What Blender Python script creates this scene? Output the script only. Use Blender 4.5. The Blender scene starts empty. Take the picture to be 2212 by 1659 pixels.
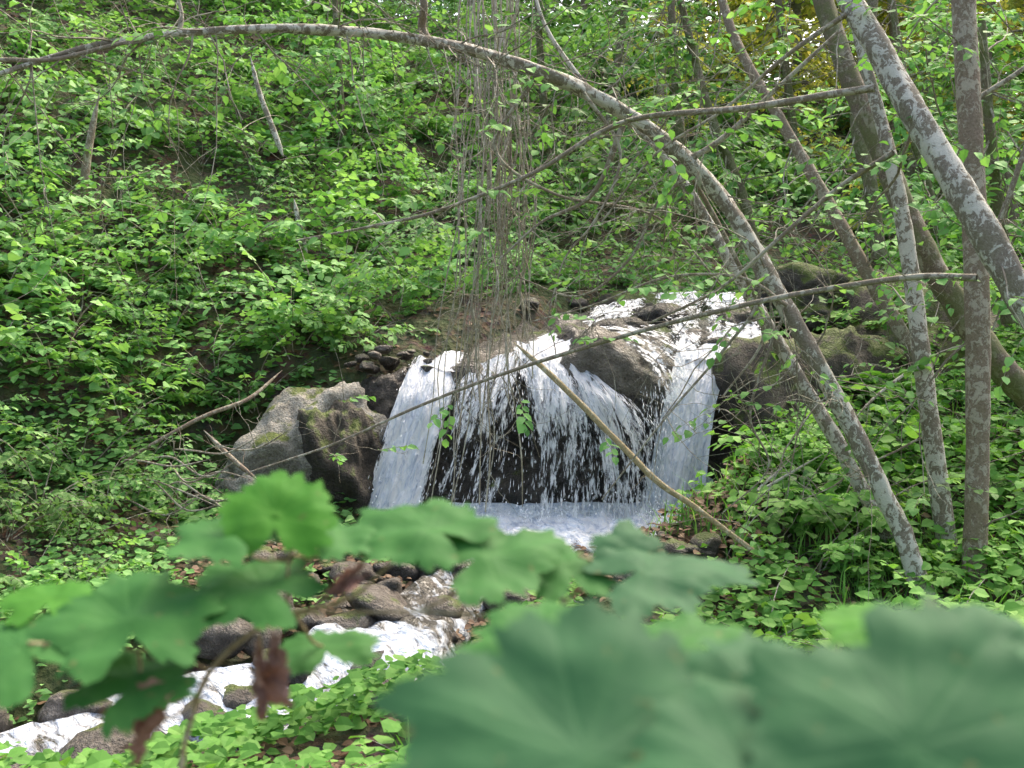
import bpy, math, random
import numpy as np
from mathutils import Vector, Matrix, noise as mn
rng=np.random.default_rng(7); random.seed(7)
sc=bpy.context.scene
COL=sc.collection
CZ=2.0; K=0.0004216
def S(e,h,d): return np.array([(e-1106)*K*d, d, CZ-(h-830)*K*d])
# ---------------- mesh builder ----------------
class MB:
    def __init__(s): s.V=[];s.F=[];s.M=[];s.A=[];s.n=0
    def add(s,V,F,dat,mat=0):
        V=np.asarray(V,float).reshape(-1,3); s.V.append(V)
        s.A.append(np.asarray(dat,float).reshape(-1,3))
        for f in (F if isinstance(F,list) else [F]):
            s.F.append(np.asarray(f,int)+s.n); s.M.append(mat)
        s.n+=len(V)
    def mesh(s,name,mats,smooth=True):
        me=bpy.data.meshes.new(name)
        V=np.concatenate(s.V); me.vertices.add(len(V)); me.vertices.foreach_set('co',V.ravel())
        tot=np.concatenate([np.full(len(f),f.shape[1]) for f in s.F])
        mi=np.concatenate([np.full(len(f),m) for f,m in zip(s.F,s.M)])
        lv=np.concatenate([f.ravel() for f in s.F])
        me.loops.add(len(lv)); me.loops.foreach_set('vertex_index',lv)
        me.polygons.add(len(tot)); st=np.concatenate([[0],np.cumsum(tot)[:-1]])
        me.polygons.foreach_set('loop_start',st.astype(np.int32))
        me.update(calc_edges=True)
        for m in mats: me.materials.append(m)
        me.polygons.foreach_set('material_index',mi.astype(np.int32))
        me.polygons.foreach_set('use_smooth',np.full(len(tot),smooth))
        a=me.attributes.new('dat','FLOAT_VECTOR','POINT'); a.data.foreach_set('vector',np.concatenate(s.A).ravel())
        me.update(); return me
def mkobj(name,me,parent=None,label=None,cat=None,group=None,kind=None,loc=None):
    o=bpy.data.objects.new(name,me); COL.objects.link(o)
    if parent is not None: o.parent=parent
    if label: o['label']=label
    if cat: o['category']=cat
    if group: o['group']=group
    if kind: o['kind']=kind
    if loc is not None: o.location=loc
    return o
def cr(P,n):
    P=np.asarray(P,float); Q=np.vstack([2*P[0]-P[1],P,2*P[-1]-P[-2]])
    out=[]
    for i in range(1,len(Q)-2):
        t=np.linspace(0,1,n,endpoint=False)[:,None]
        a,b,c,d=Q[i-1],Q[i],Q[i+1],Q[i+2]
        out.append(.5*((2*b)+(c-a)*t+(2*a-5*b+4*c-d)*t**2+(3*b-3*c+d-a)*t**3))
    out.append(P[-1:]); return np.vstack(out)
def tube(mb,P,R,segs=5,mat=0,rough=0.0,rnd=None):
    P=np.asarray(P,float);R=np.asarray(R,float);n=len(P)
    T=np.gradient(P,axis=0); T/=np.linalg.norm(T,axis=1)[:,None]+1e-9
    u=np.cross(T[0],[0.3,0.5,0.81]); u/=np.linalg.norm(u)
    L=np.concatenate([[0],np.cumsum(np.linalg.norm(np.diff(P,axis=0),axis=1))])
    th=np.linspace(0,2*np.pi,segs,endpoint=False)
    V=[];D=[]; r0=random.random() if rnd is None else rnd
    for i in range(n):
        u=u-T[i]*np.dot(u,T[i]); u/=np.linalg.norm(u); v=np.cross(T[i],u)
        rr=np.full(segs,R[i])
        if rough:
            rr=rr*(1+rough*np.array([mn.noise(Vector((math.cos(t)*1.2,math.sin(t)*1.2,L[i]*5+r0*50)))+.5*mn.noise(Vector((math.cos(t)*3,math.sin(t)*3,L[i]*16+r0*50))) for t in th]))
        V.append(P[i]+np.outer(np.cos(th)*rr,u)+np.outer(np.sin(th)*rr,v))
        D.append(np.stack([np.full(segs,r0),th/6.283,np.full(segs,L[i])],1))
    V=np.concatenate(V);D=np.concatenate(D)
    i=np.arange(n-1)[:,None]*segs; j=np.arange(segs)[None]; k=(j+1)%segs
    F=np.stack([i+j,i+k,i+segs+k,i+segs+j],-1).reshape(-1,4)
    mb.add(V,[F],D,mat)
LT=np.array([[0,0,0],[0,.5,-.03],[0,1,-.16],[-.30,.28,.06],[-.27,.66,.0],[.30,.28,.06],[.27,.66,.0]])
LF3=np.array([[0,1,3],[0,5,1]]); LF4=np.array([[1,2,4,3],[1,5,6,2]])
class Leaves:
    def __init__(s): s.p=[];s.d=[];s.n=[];s.s=[];s.v=[]
    def add(s,p,d,n,sz,v): s.p.append(p);s.d.append(d);s.n.append(n);s.s.append(sz);s.v.append(v)
    def put(s,mb,mat=1,wid=1.0,arr=None):
        if arr is None:
            p=np.array(s.p);d=np.array(s.d);n=np.array(s.n);z=np.array(s.s);v=np.array(s.v)
        else: p,d,n,z,v=arr
        if len(p)==0: return
        d=d/(np.linalg.norm(d,axis=1)[:,None]+1e-9)
        x=np.cross(d,n); x/=np.linalg.norm(x,axis=1)[:,None]+1e-9
        n=np.cross(x,d)
        fold=rng.uniform(.3,1.9,len(p)); w=wid*rng.uniform(.85,1.25,len(p))
        V=p[:,None]+z[:,None,None]*(LT[None,:,0:1]*(x*w[:,None])[:,None]+LT[None,:,1:2]*d[:,None]+(LT[None,:,2:3]*fold[:,None,None])*n[:,None])
        k=np.arange(len(p))[:,None,None]*7
        D=np.zeros((len(p),7,3)); D[:,:,0]=v[:,None]; D[:,:,1]=np.abs(LT[None,:,0])*3; D[:,:,2]=LT[None,:,1]
        mb.add(V.reshape(-1,3),[(LF3[None]+k).reshape(-1,3),(LF4[None]+k).reshape(-1,4)],D.reshape(-1,3),mat)
def unit(v): return v/(np.linalg.norm(v)+1e-9)
UP=np.array([0,0,1.])
def spray(mb,lv,p,d,L,nl,size,r=.004,droop=.25,face=np.array([0,-.4,1.]),vb=0.5):
    n=6; P=[p]; dd=unit(d)
    for i in range(n):
        dd=unit(dd+np.array([0,0,-droop/n])+rng.normal(0,.07,3)); P.append(P[-1]+dd*L/n)
    P=np.array(P); tube(mb,P,np.linspace(r,r*.35,n+1),3,0)
    for i in range(nl):
        t=(i+.6)/nl*n; k=min(int(t),n-1); q=P[k]+(P[k+1]-P[k])*(t-k); T=unit(P[k+1]-P[k])
        side=unit(np.cross(T,UP))*(1 if i%2 else -1)
        ld=T*.55+side*.85+rng.normal(0,.22,3)
        if i==nl-1: ld=T
        ld[2]-=.18
        nn=face+rng.normal(0,.3,3)
        lv.add(q,ld,nn,size*rng.uniform(.6,1.15)*(1-.25*abs(i/nl-.5)),np.clip(vb+rng.normal(0,.2),0,1))
    return P
# ---------------- materials ----------------
def mat(name):
    m=bpy.data.materials.new(name); m.use_nodes=True; nt=m.node_tree; nt.nodes.clear(); return m,nt
def nd(nt,t,ins=None,**kw):
    n=nt.nodes.new(t)
    for k,v in kw.items(): setattr(n,k,v)
    if ins:
        for k,v in ins.items():
            if isinstance(v,bpy.types.NodeSocket): nt.links.new(v,n.inputs[k])
            else: n.inputs[k].default_value=v
    return n
def ramp(nt,fac,stops,interp='LINEAR'):
    r=nt.nodes.new('ShaderNodeValToRGB'); e=r.color_ramp; e.interpolation=interp
    while len(e.elements)<len(stops): e.elements.new(.5)
    for el,(p,c) in zip(e.elements,stops):
        el.position=p; el.color=(c,c,c,1) if isinstance(c,(int,float)) else (*c,1)
    nt.links.new(fac,r.inputs[0]); return r.outputs[0]
def mixc(nt,f,a,b,bt='MIX'):
    m=nt.nodes.new('ShaderNodeMix'); m.data_type='RGBA'; m.blend_type=bt
    for k,v in ((0,f),(6,a),(7,b)):
        if isinstance(v,bpy.types.NodeSocket): nt.links.new(v,m.inputs[k])
        else: m.inputs[k].default_value=v if k==0 else (*v,1)
    return m.outputs[2]
def math_(nt,op,a,b=0.0,c=0.0):
    m=nt.nodes.new('ShaderNodeMath'); m.operation=op
    for k,v in enumerate((a,b,c)):
        if isinstance(v,bpy.types.NodeSocket): nt.links.new(v,m.inputs[k])
        else: m.inputs[k].default_value=v
    return m.outputs[0]
def dat(nt):
    a=nd(nt,'ShaderNodeAttribute',attribute_name='dat'); s=nd(nt,'ShaderNodeSeparateXYZ',{0:a.outputs['Vector']}); return a.outputs['Vector'],s.outputs[0],s.outputs[1],s.outputs[2]
def noise(nt,vec,scale,detail=4,rough=.6,dist=0.0):
    return nd(nt,'ShaderNodeTexNoise',{'Vector':vec,'Scale':scale,'Detail':detail,'Roughness':rough,'Distortion':dist}).outputs[0]
def leafmat(name,c0,c1,c2,trans=.35,tcol=(1.1,1.15,.6),rough=.62,obvar=.3,spec=.2):
    m,nt=mat(name); _,a,b,c=dat(nt)
    col=ramp(nt,a,[(0,c0),(.5,c1),(1,c2)])
    oi=nd(nt,'ShaderNodeObjectInfo').outputs['Random']
    k=math_(nt,'MULTIPLY_ADD',oi,obvar,1-obvar*.5)
    sc_=nd(nt,'ShaderNodeVectorMath',{0:col},operation='SCALE'); nt.links.new(k,sc_.inputs[3]); cc=sc_.outputs[0]
    p=nd(nt,'ShaderNodeBsdfPrincipled',{'Base Color':cc,'Roughness':rough,'Specular IOR Level':spec})
    t2=nd(nt,'ShaderNodeVectorMath',{0:cc,1:tcol},operation='MULTIPLY').outputs[0]
    t=nd(nt,'ShaderNodeBsdfTranslucent',{'Color':t2})
    mx=nd(nt,'ShaderNodeMixShader',{0:trans,1:p.outputs[0],2:t.outputs[0]})
    nd(nt,'ShaderNodeOutputMaterial',{0:mx.outputs[0]}); return m
M_leaf=leafmat('shrub_leaf',(.07,.18,.05),(.17,.37,.10),(.34,.56,.20),obvar=.4)
M_leafB=leafmat('bank_leaf',(.07,.19,.035),(.16,.37,.07),(.29,.51,.13))
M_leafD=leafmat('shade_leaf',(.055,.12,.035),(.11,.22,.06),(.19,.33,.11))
M_leafY=leafmat('sunlit_leaf',(.18,.27,.05),(.36,.44,.09),(.64,.60,.20),trans=.6,tcol=(1.25,1.1,.7))  # sunlit glow of the far crowns put into a brighter, yellower leaf colour
def barkmat(name,dark,mid,pale,lich=.5,moss=0.0,sc0=1.0,bump=.6):
    m,nt=mat(name); tc=nd(nt,'ShaderNodeTexCoord').outputs['Object']
    mp=nd(nt,'ShaderNodeMapping',{'Vector':tc,'Scale':(1,1,.8)}).outputs[0]
    n1=noise(nt,mp,23*sc0,4,.72,.6); n2=noise(nt,tc,80*sc0,3,.75); n3=noise(nt,tc,2.6,2)
    base=mixc(nt,ramp(nt,n2,[(.33,0),(.67,1)]),dark,mid)
    l=ramp(nt,math_(nt,'MULTIPLY_ADD',n3,.5,n1),[(.83-lich*.14,0),(.88-lich*.14,.95)])
    pc=mixc(nt,n2,tuple(x*.65 for x in pale),tuple(x*1.25 for x in pale))
    c=mixc(nt,l,base,pc)
    if moss: 
        c=mixc(nt,math_(nt,'MULTIPLY',ramp(nt,noise(nt,tc,5,3),[(.42,0),(.56,1)]),moss),c,(.09,.12,.025))
    h=math_(nt,'ADD',math_(nt,'MULTIPLY',l,.4),n2)
    bp=nd(nt,'ShaderNodeBump',{'Height':h,'Strength':bump,'Distance':.012})
    p=nd(nt,'ShaderNodeBsdfPrincipled',{'Base Color':c,'Roughness':.85,'Normal':bp.outputs[0]})
    nd(nt,'ShaderNodeOutputMaterial',{0:p.outputs[0]}); return m
B_pale=barkmat('lichen_bark',(.13,.105,.08),(.25,.215,.17),(.54,.52,.455),.86,.12)
B_brown=barkmat('brown_bark',(.13,.095,.065),(.26,.20,.15),(.38,.34,.27),.45,.12)
B_moss=barkmat('mossy_bark',(.08,.06,.04),(.18,.14,.10),(.29,.26,.20),.4,.6)
B_twig=barkmat('twig_bark',(.15,.12,.09),(.27,.22,.17),(.42,.39,.32),.6,.1)
B_vine=barkmat('vine_bark',(.22,.19,.14),(.38,.335,.26),(.52,.48,.40),.5)
B_dead=barkmat('dead_wood',(.24,.18,.09),(.44,.35,.20),(.54,.47,.34),.35)
def rockmat(name,c0,c1,c2,moss=.5,rough=.75,under=.45):
    m,nt=mat(name); tc=nd(nt,'ShaderNodeNewGeometry'); pos=tc.outputs['Position']
    n1=noise(nt,pos,2.3,5,.65,.4); n2=noise(nt,pos,14,5,.72); n3=noise(nt,pos,60,2,.7); n4=noise(nt,pos,3.4,4,.65)
    c=ramp(nt,math_(nt,'MULTIPLY_ADD',n2,.5,math_(nt,'MULTIPLY',n1,.5)),[(.36,c0),(.5,c1),(.64,c2)])
    c=mixc(nt,ramp(nt,n3,[(.35,.5),(.6,0)]),c,(.04,.03,.022))
    nz=nd(nt,'ShaderNodeSeparateXYZ',{0:tc.outputs['Normal']}).outputs[2]
    mk=ramp(nt,math_(nt,'MULTIPLY_ADD',n4,1.1,math_(nt,'MULTIPLY_ADD',nz,.3,-.15)),[(.52+.25*(1-moss),0),(.62+.25*(1-moss),1)])
    mc=mixc(nt,n3,(.045,.07,.015),(.17,.21,.035))
    if moss>0: c=mixc(nt,mk,c,mc)
    # wet is only a tone factor
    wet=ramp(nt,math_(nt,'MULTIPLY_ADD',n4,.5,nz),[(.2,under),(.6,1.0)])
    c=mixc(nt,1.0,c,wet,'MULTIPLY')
    h=math_(nt,'MULTIPLY_ADD',n3,.35,n2)
    bp=nd(nt,'ShaderNodeBump',{'Height':h,'Strength':1.0,'Distance':.06})
    p=nd(nt,'ShaderNodeBsdfPrincipled',{'Base Color':c,'Roughness':rough,'Normal':bp.outputs[0]})
    nd(nt,'ShaderNodeOutputMaterial',{0:p.outputs[0]}); return m
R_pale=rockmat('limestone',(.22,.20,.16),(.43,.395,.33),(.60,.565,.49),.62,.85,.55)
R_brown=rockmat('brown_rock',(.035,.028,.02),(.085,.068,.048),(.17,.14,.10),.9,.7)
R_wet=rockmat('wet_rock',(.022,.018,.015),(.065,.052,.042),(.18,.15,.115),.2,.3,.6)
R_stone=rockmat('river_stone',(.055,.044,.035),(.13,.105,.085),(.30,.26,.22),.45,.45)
def groundmat():
    m,nt=mat('forest_soil'); g=nd(nt,'ShaderNodeNewGeometry'); pos=g.outputs['Position']
    n1=noise(nt,pos,2.2,4); n2=noise(nt,pos,24,4,.7); v=nd(nt,'ShaderNodeTexVoronoi',{'Vector':pos,'Scale':17.0,'Randomness':1.0})
    c=ramp(nt,n2,[(.3,(.022,.016,.011)),(.5,(.06,.042,.027)),(.7,(.13,.092,.06))])
    c=mixc(nt,.4,c,mixc(nt,1.0,v.outputs['Color'],(.14,.09,.05),'MULTIPLY'))
    c=mixc(nt,ramp(nt,n1,[(.42,0),(.56,.85)]),c,(.055,.08,.02))
    bp=nd(nt,'ShaderNodeBump',{'Height':math_(nt,'ADD',n2,v.outputs['Distance']),'Strength':.9,'Distance':.05})
    p=nd(nt,'ShaderNodeBsdfPrincipled',{'Base Color':c,'Roughness':.9,'Normal':bp.outputs[0]})
    nd(nt,'ShaderNodeOutputMaterial',{0:p.outputs[0]}); return m
M_ground=groundmat()
def watermat(name,su=24.,sv=1.6,soft=.2,dis=.5):
    m,nt=mat(name); vec,a,b,c=dat(nt)
    cv=nd(nt,'ShaderNodeCombineXYZ',{0:math_(nt,'MULTIPLY',b,su),1:math_(nt,'MULTIPLY',c,sv),2:a}).outputs[0]
    n1=noise(nt,cv,1.0,4,.65,dis)
    cv2=nd(nt,'ShaderNodeCombineXYZ',{0:math_(nt,'MULTIPLY',b,su*2.4),1:math_(nt,'MULTIPLY',c,sv*3.2),2:3.0}).outputs[0]
    n2=noise(nt,cv2,1.0,3,.7,.9)
    s=math_(nt,'ADD',math_(nt,'MULTIPLY_ADD',n2,.9,math_(nt,'MULTIPLY',n1,1.6)),math_(nt,'MULTIPLY_ADD',a,.55,-1.5))
    al=ramp(nt,s,[(.0,0),(soft,.98)])
    shade=ramp(nt,math_(nt,'MULTIPLY_ADD',n2,.65,math_(nt,'MULTIPLY',n1,.35)),[(.38,(.46,.52,.64)),(.46,(.80,.84,.92)),(.54,(.97,.975,.99))])
    bp=nd(nt,'ShaderNodeBump',{'Height':math_(nt,'ADD',n1,n2),'Strength':.8,'Distance':.05})
    p=nd(nt,'ShaderNodeBsdfPrincipled',{'Base Color':shade,'Roughness':.4,'Normal':bp.outputs[0]})
    gl=nd(nt,'ShaderNodeBsdfTranslucent',{'Color':(.95,.96,1,1)})
    mx=nd(nt,'ShaderNodeMixShader',{0:.28,1:p.outputs[0],2:gl.outputs[0]})
    tr=nd(nt,'ShaderNodeBsdfTransparent',{'Color':(.97,.98,.98,1)})
    m2=nd(nt,'ShaderNodeMixShader',{0:al,1:tr.outputs[0],2:mx.outputs[0]})
    nd(nt,'ShaderNodeOutputMaterial',{0:m2.outputs[0]}); return m
M_fall=watermat('falling_water',17.,2.9,.18,.9); M_flow=watermat('rushing_water',9.,4.2,.14,.8)
def foammat():
    m,nt=mat('water_drops')
    n=noise(nt,nd(nt,'ShaderNodeNewGeometry').outputs['Position'],9,2)
    p=nd(nt,'ShaderNodeBsdfPrincipled',{'Base Color':ramp(nt,n,[(.3,(.84,.87,.93)),(.7,(.96,.97,.98))]),'Roughness':.3})
    nd(nt,'ShaderNodeOutputMaterial',{0:p.outputs[0]}); return m
M_drop=foammat()
def poolmat():
    m,nt=mat('stream_surface'); g=nd(nt,'ShaderNodeNewGeometry'); pos=g.outputs['Position']; _,a,b,c_=dat(nt)
    rot=nd(nt,'ShaderNodeMapping',{'Vector':pos,'Rotation':(0,0,-.75)}).outputs[0]
    mp=nd(nt,'ShaderNodeMapping',{'Vector':rot,'Scale':(1,.4,1)}).outputs[0]
    n1=noise(nt,mp,11,5,.66,.7); n2=noise(nt,mp,3.2,3)
    f=ramp(nt,math_(nt,'ADD',math_(nt,'MULTIPLY_ADD',n1,.6,math_(nt,'MULTIPLY',n2,.4)),math_(nt,'MULTIPLY',a,.3)),[(.48,0),(.60,1)])
    wcol=ramp(nt,noise(nt,mp,20,3,.65,.6),[(.36,(.42,.49,.62)),(.5,(.74,.79,.88)),(.64,(.94,.95,.98))])
    c=mixc(nt,f,(.055,.048,.036),wcol)
    bp=nd(nt,'ShaderNodeBump',{'Height':n1,'Strength':.8,'Distance':.08})
    p=nd(nt,'ShaderNodeBsdfPrincipled',{'Base Color':c,'Roughness':.25,'Normal':bp.outputs[0]})
    nd(nt,'ShaderNodeOutputMaterial',{0:p.outputs[0]}); return m
M_pool=poolmat()
# ---------------- terrain ----------------
def vn(x,y,seed=0):
    xi=np.floor(x);yi=np.floor(y);fx=x-xi;fy=y-yi;fx=fx*fx*(3-2*fx);fy=fy*fy*(3-2*fy)
    def H(a,b):
        v=np.sin(a*127.1+b*311.7+seed*74.7)*43758.5453; return v-np.floor(v)
    return (H(xi,yi)*(1-fx)+H(xi+1,yi)*fx)*(1-fy)+(H(xi,yi+1)*(1-fx)+H(xi+1,yi+1)*fx)*fy
def smax(a,b,k): 
    h=np.clip(.5+.5*(a-b)/k,0,1); return b+(a-b)*h+k*h*(1-h)
def smin(a,b,k): return -smax(-a,-b,k)
def sst(t): t=np.clip(t,0,1); return t*t*(3-2*t)
def xc(y): return np.interp(y,[-8,4,5.6,6.3,7.6,9,10,11,13,20,60],[-9,-3.6,-2.3,-1.2,-.4,.3,.8,1.6,3.,6,14])
def bedz(y): return np.interp(y,[-50,4,5.6,6.5,7.6,8.4,9.25,9.6,10,11,12,14,20,40,120],[-.6,-.05,.02,.24,.46,.68,.70,1.5,2.0,2.55,2.75,3.2,4.2,7,9])
def hgt(x,y,det=True):
    x=np.asarray(x,float);y=np.asarray(y,float)
    plane=-5.225+.75*(-.5*x+.85*y)
    plane=smin(plane,10+.0*x,2.5)
    bed=bedz(y); c=xc(y); w=np.interp(y,[5,6.3,7.5,8.6,9.5,11],[.8,.75,.7,1.2,1.3,1.1])
    R=np.clip(.72+.40*(y-6.5),.62,3.7)+.09*(x-2.6)
    R=np.maximum(R,bed+.15)
    base=bed+(R-bed)*sst((x-c-w)/.9)
    base=base+.3*sst((c-w-x)/.7)
    base=smax(base,np.minimum(.75,.75-(y-3)*.40),.25)
    z=smax(plane,base,.35)
    z=z-.65*np.exp(-(((x+2.35)/.45)**2+((y-9.0)/.6)**2))
    if det:
        hill=np.clip((z-base),0,1)
        z=z+(vn(x*1.1,y*1.1)-.5)*.45*np.clip(hill*1.4+.12,0,1)+(vn(x*3.7,y*3.7,2)-.5)*.14+(vn(x*11,y*11,3)-.5)*.05
        z=z+np.clip((y-18)/20,0,1)*(vn(x*.15,y*.15,5)-.5)*1.5
    return z
nx,ny=330,360
t=np.linspace(-1,1,nx); X=6.5*t+80*t**5; t2=np.linspace(-1,1,ny); Y=9+9*t2+115*t2**5
XX,YY=np.meshgrid(X,Y); ZZ=hgt(XX,YY)
mb=MB(); i=np.arange(ny-1)[:,None]*nx; j=np.arange(nx-1)[None]
mb.add(np.stack([XX,YY,ZZ],-1).reshape(-1,3),[np.stack([i+j,i+j+1,i+nx+j+1,i+nx+j],-1).reshape(-1,4)],np.zeros((nx*ny,3)))
mkobj('ground',mb.mesh('ground',[M_ground]),kind='structure',label='brown forest soil and leaf litter on a steep ravine slope',cat='ground')
# ---------------- rocks ----------------
import bmesh
def rockmesh(name,m,sub=5,amp=.12,seed=0,planes=16,shape=(1,1,1),rnd=.12):
    rr=random.Random(seed*17+3)
    PL=[]
    for _ in range(planes):
        n=Vector((rr.gauss(0,1),rr.gauss(0,1),rr.gauss(0,1))).normalized(); PL.append((n,rr.uniform(.62,.95)))
    bm=bmesh.new(); bmesh.ops.create_icosphere(bm,subdivisions=sub,radius=1)
    o=Vector((seed*13.1,seed*7.7,seed*3.3))
    for v in bm.verts:
        n=v.co.normalized(); s=math.exp(-1.15/rnd)
        for pn,pd in PL:
            c=n.dot(pn)
            if c>.05: s+=math.exp(-pd/c/rnd)
        r=-rnd*math.log(s)
        p=n*r
        d=amp*mn.noise(p*2.0+o)+amp*.6*mn.noise(p*4.5+o)+amp*.35*mn.noise(p*10+o)+amp*.2*mn.noise(p*22+o)
        q=n*(r+d+.1); v.co=Vector((q.x*shape[0],q.y*shape[1],q.z*shape[2]))
    me=bpy.data.meshes.new(name); bm.to_mesh(me); bm.free(); me.materials.append(m)
    me.polygons.foreach_set('use_smooth',[True]*len(me.polygons)); return me
def rock(loc,shape,m,seed,label,rot=(0,0,0),amp=.14,planes=16,name='boulder',sub=5,group=None,rnd=.05):
    o=mkobj(name,rockmesh(name,m,sub,amp,seed,planes,shape,rnd),label=label,cat='rock',loc=loc,group=group); o.rotation_euler=rot; return o
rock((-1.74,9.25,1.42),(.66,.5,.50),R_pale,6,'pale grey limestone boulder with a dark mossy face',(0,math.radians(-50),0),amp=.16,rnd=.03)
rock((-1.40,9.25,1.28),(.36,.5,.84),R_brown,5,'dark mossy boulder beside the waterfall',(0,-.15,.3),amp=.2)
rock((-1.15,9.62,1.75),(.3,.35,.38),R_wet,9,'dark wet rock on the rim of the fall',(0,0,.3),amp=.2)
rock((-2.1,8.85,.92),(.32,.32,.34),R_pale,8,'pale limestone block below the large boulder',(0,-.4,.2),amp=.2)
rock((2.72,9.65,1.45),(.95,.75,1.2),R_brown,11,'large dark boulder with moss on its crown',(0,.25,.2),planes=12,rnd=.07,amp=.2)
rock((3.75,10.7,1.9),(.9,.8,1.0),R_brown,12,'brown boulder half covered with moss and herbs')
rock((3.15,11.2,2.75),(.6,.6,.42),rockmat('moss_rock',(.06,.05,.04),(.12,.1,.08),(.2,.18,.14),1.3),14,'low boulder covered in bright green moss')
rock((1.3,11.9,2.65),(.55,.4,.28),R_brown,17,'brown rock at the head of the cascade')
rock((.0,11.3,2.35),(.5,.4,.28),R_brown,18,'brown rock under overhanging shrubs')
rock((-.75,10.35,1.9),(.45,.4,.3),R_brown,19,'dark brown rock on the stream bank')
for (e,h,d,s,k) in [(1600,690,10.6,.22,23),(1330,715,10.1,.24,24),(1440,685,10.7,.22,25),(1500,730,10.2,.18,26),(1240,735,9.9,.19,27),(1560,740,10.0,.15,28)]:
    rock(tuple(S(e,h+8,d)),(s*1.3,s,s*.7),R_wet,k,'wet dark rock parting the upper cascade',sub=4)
cols=[780,880,960,1040,1130,1230,1330,1420,1500,1580,1660]
top =[(830,9.9),(810,9.9),(790,9.9),(770,9.9),(740,10.0),(715,10.0),(710,10.1),(715,10.2),(720,10.3),(715,10.4),(705,10.5)]
lip =[(860,9.5),(830,9.5),(812,9.5),(800,9.5),(768,9.6),(775,9.55),(800,9.5),(820,9.6),(800,9.75),(790,9.8),(780,9.8)]
f1  =[(930,9.3),(900,9.3),(890,9.3),(880,9.3),(850,9.35),(860,9.25),(880,9.15),(890,9.35),(880,9.5),(880,9.6),(880,9.5)]
f2  =[(1040,9.2),(1020,9.2),(1000,9.25),(1000,9.25),(990,9.3),(980,9.3),(980,9.25),(1000,9.3),(1000,9.35),(1000,9.4),(1000,9.4)]
f3  =[(1180,9.1),(1180,9.1),(1180,9.15),(1180,9.2),(1180,9.2),(1180,9.2),(1180,9.2),(1180,9.2),(1180,9.25),(1180,9.3),(1180,9.3)]
bk=[(705,11.2)]*4+[(685,11.4)]*3+[(672,11.6)]*4
rows=[bk,top,lip,f1,f2,f3]
G=np.array([cr([S(c,r[k][0],r[k][1]) for r in rows],11) for k,c in enumerate(cols)])
G=np.array([cr(G[:,a,:],11) for a in range(G.shape[1])])
nr,nc=G.shape[:2]
N_=np.cross(np.gradient(G,axis=1),np.gradient(G,axis=0)); N_/=np.linalg.norm(N_,axis=-1)[...,None]+1e-9
for a in range(nr):
    for b in range(nc):
        p=Vector(G[a,b]); c=mn.voronoi(p*2.2)[0]
        G[a,b]+=N_[a,b]*np.sign(N_[nr//2,nc//2][1])*-1*(.12*mn.noise(p*2.1)+.07*mn.noise(p*5)+.03*mn.noise(p*13)+.12*(c[1]-c[0]))-np.array([0,0,.03 if a<22 else 0])
mb=MB(); i=np.arange(nr-1)[:,None]*nc; j=np.arange(nc-1)[None]
mb.add(G.reshape(-1,3),[np.stack([i+j,i+j+1,i+nc+j+1,i+nc+j],-1).reshape(-1,4)],np.zeros((nr*nc,3)))
mkobj('rock_ledge',mb.mesh('rock_ledge',[R_wet]),label='wet dark rock ledge that the stream falls over',cat='rock')
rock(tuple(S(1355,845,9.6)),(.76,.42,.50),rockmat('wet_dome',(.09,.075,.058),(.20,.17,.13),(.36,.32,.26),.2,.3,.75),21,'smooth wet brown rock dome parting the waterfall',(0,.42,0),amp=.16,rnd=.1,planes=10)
SM=[rockmesh('stone',R_stone,3,.14,40+k,12,(1,random.uniform(.7,1),random.uniform(.45,.7)),.05) for k in range(7)]
def stone(x,y,s,dz=.2,grp='loose stones along the stream bed',label='wet grey brown river stone'):
    o=mkobj('stone',random.choice(SM),label=label,cat='stone',group=grp)
    z=float(hgt(x,y)); o.location=(x,y,z+s*dz); o.scale=(s,s,s); o.rotation_euler=(random.uniform(-.3,.3),random.uniform(-.3,.3),random.uniform(0,6.3)); return o
for k in range(110):
    y=random.uniform(5.0,8.3); x=float(xc(y))+random.choice([-1,1])*random.uniform(.1,1.1); stone(x,y,random.choice([.06,.09,.13,.19])*random.uniform(.7,1.2),.8)
for k in range(110):
    y=random.uniform(7.0,8.35); x=random.uniform(-1.8,1.6); stone(x,y,random.choice([.04,.06,.1])*random.uniform(.7,1.3),.6)
for k in range(26):
    p=S(random.uniform(750,930),random.uniform(750,800),9.6); o=stone(p[0],9.6,.05); o.location=p+np.array([0,random.uniform(-.2,.3),0]); s=random.uniform(.03,.085); o.scale=(s,)*3; o['label']='small pale stone piled beside the fall'
for k in range(22):
    y=random.uniform(10.4,11.9); x=float(xc(y))+random.uniform(-1.6,.9); stone(x,y,random.uniform(.05,.12),.3)
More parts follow.
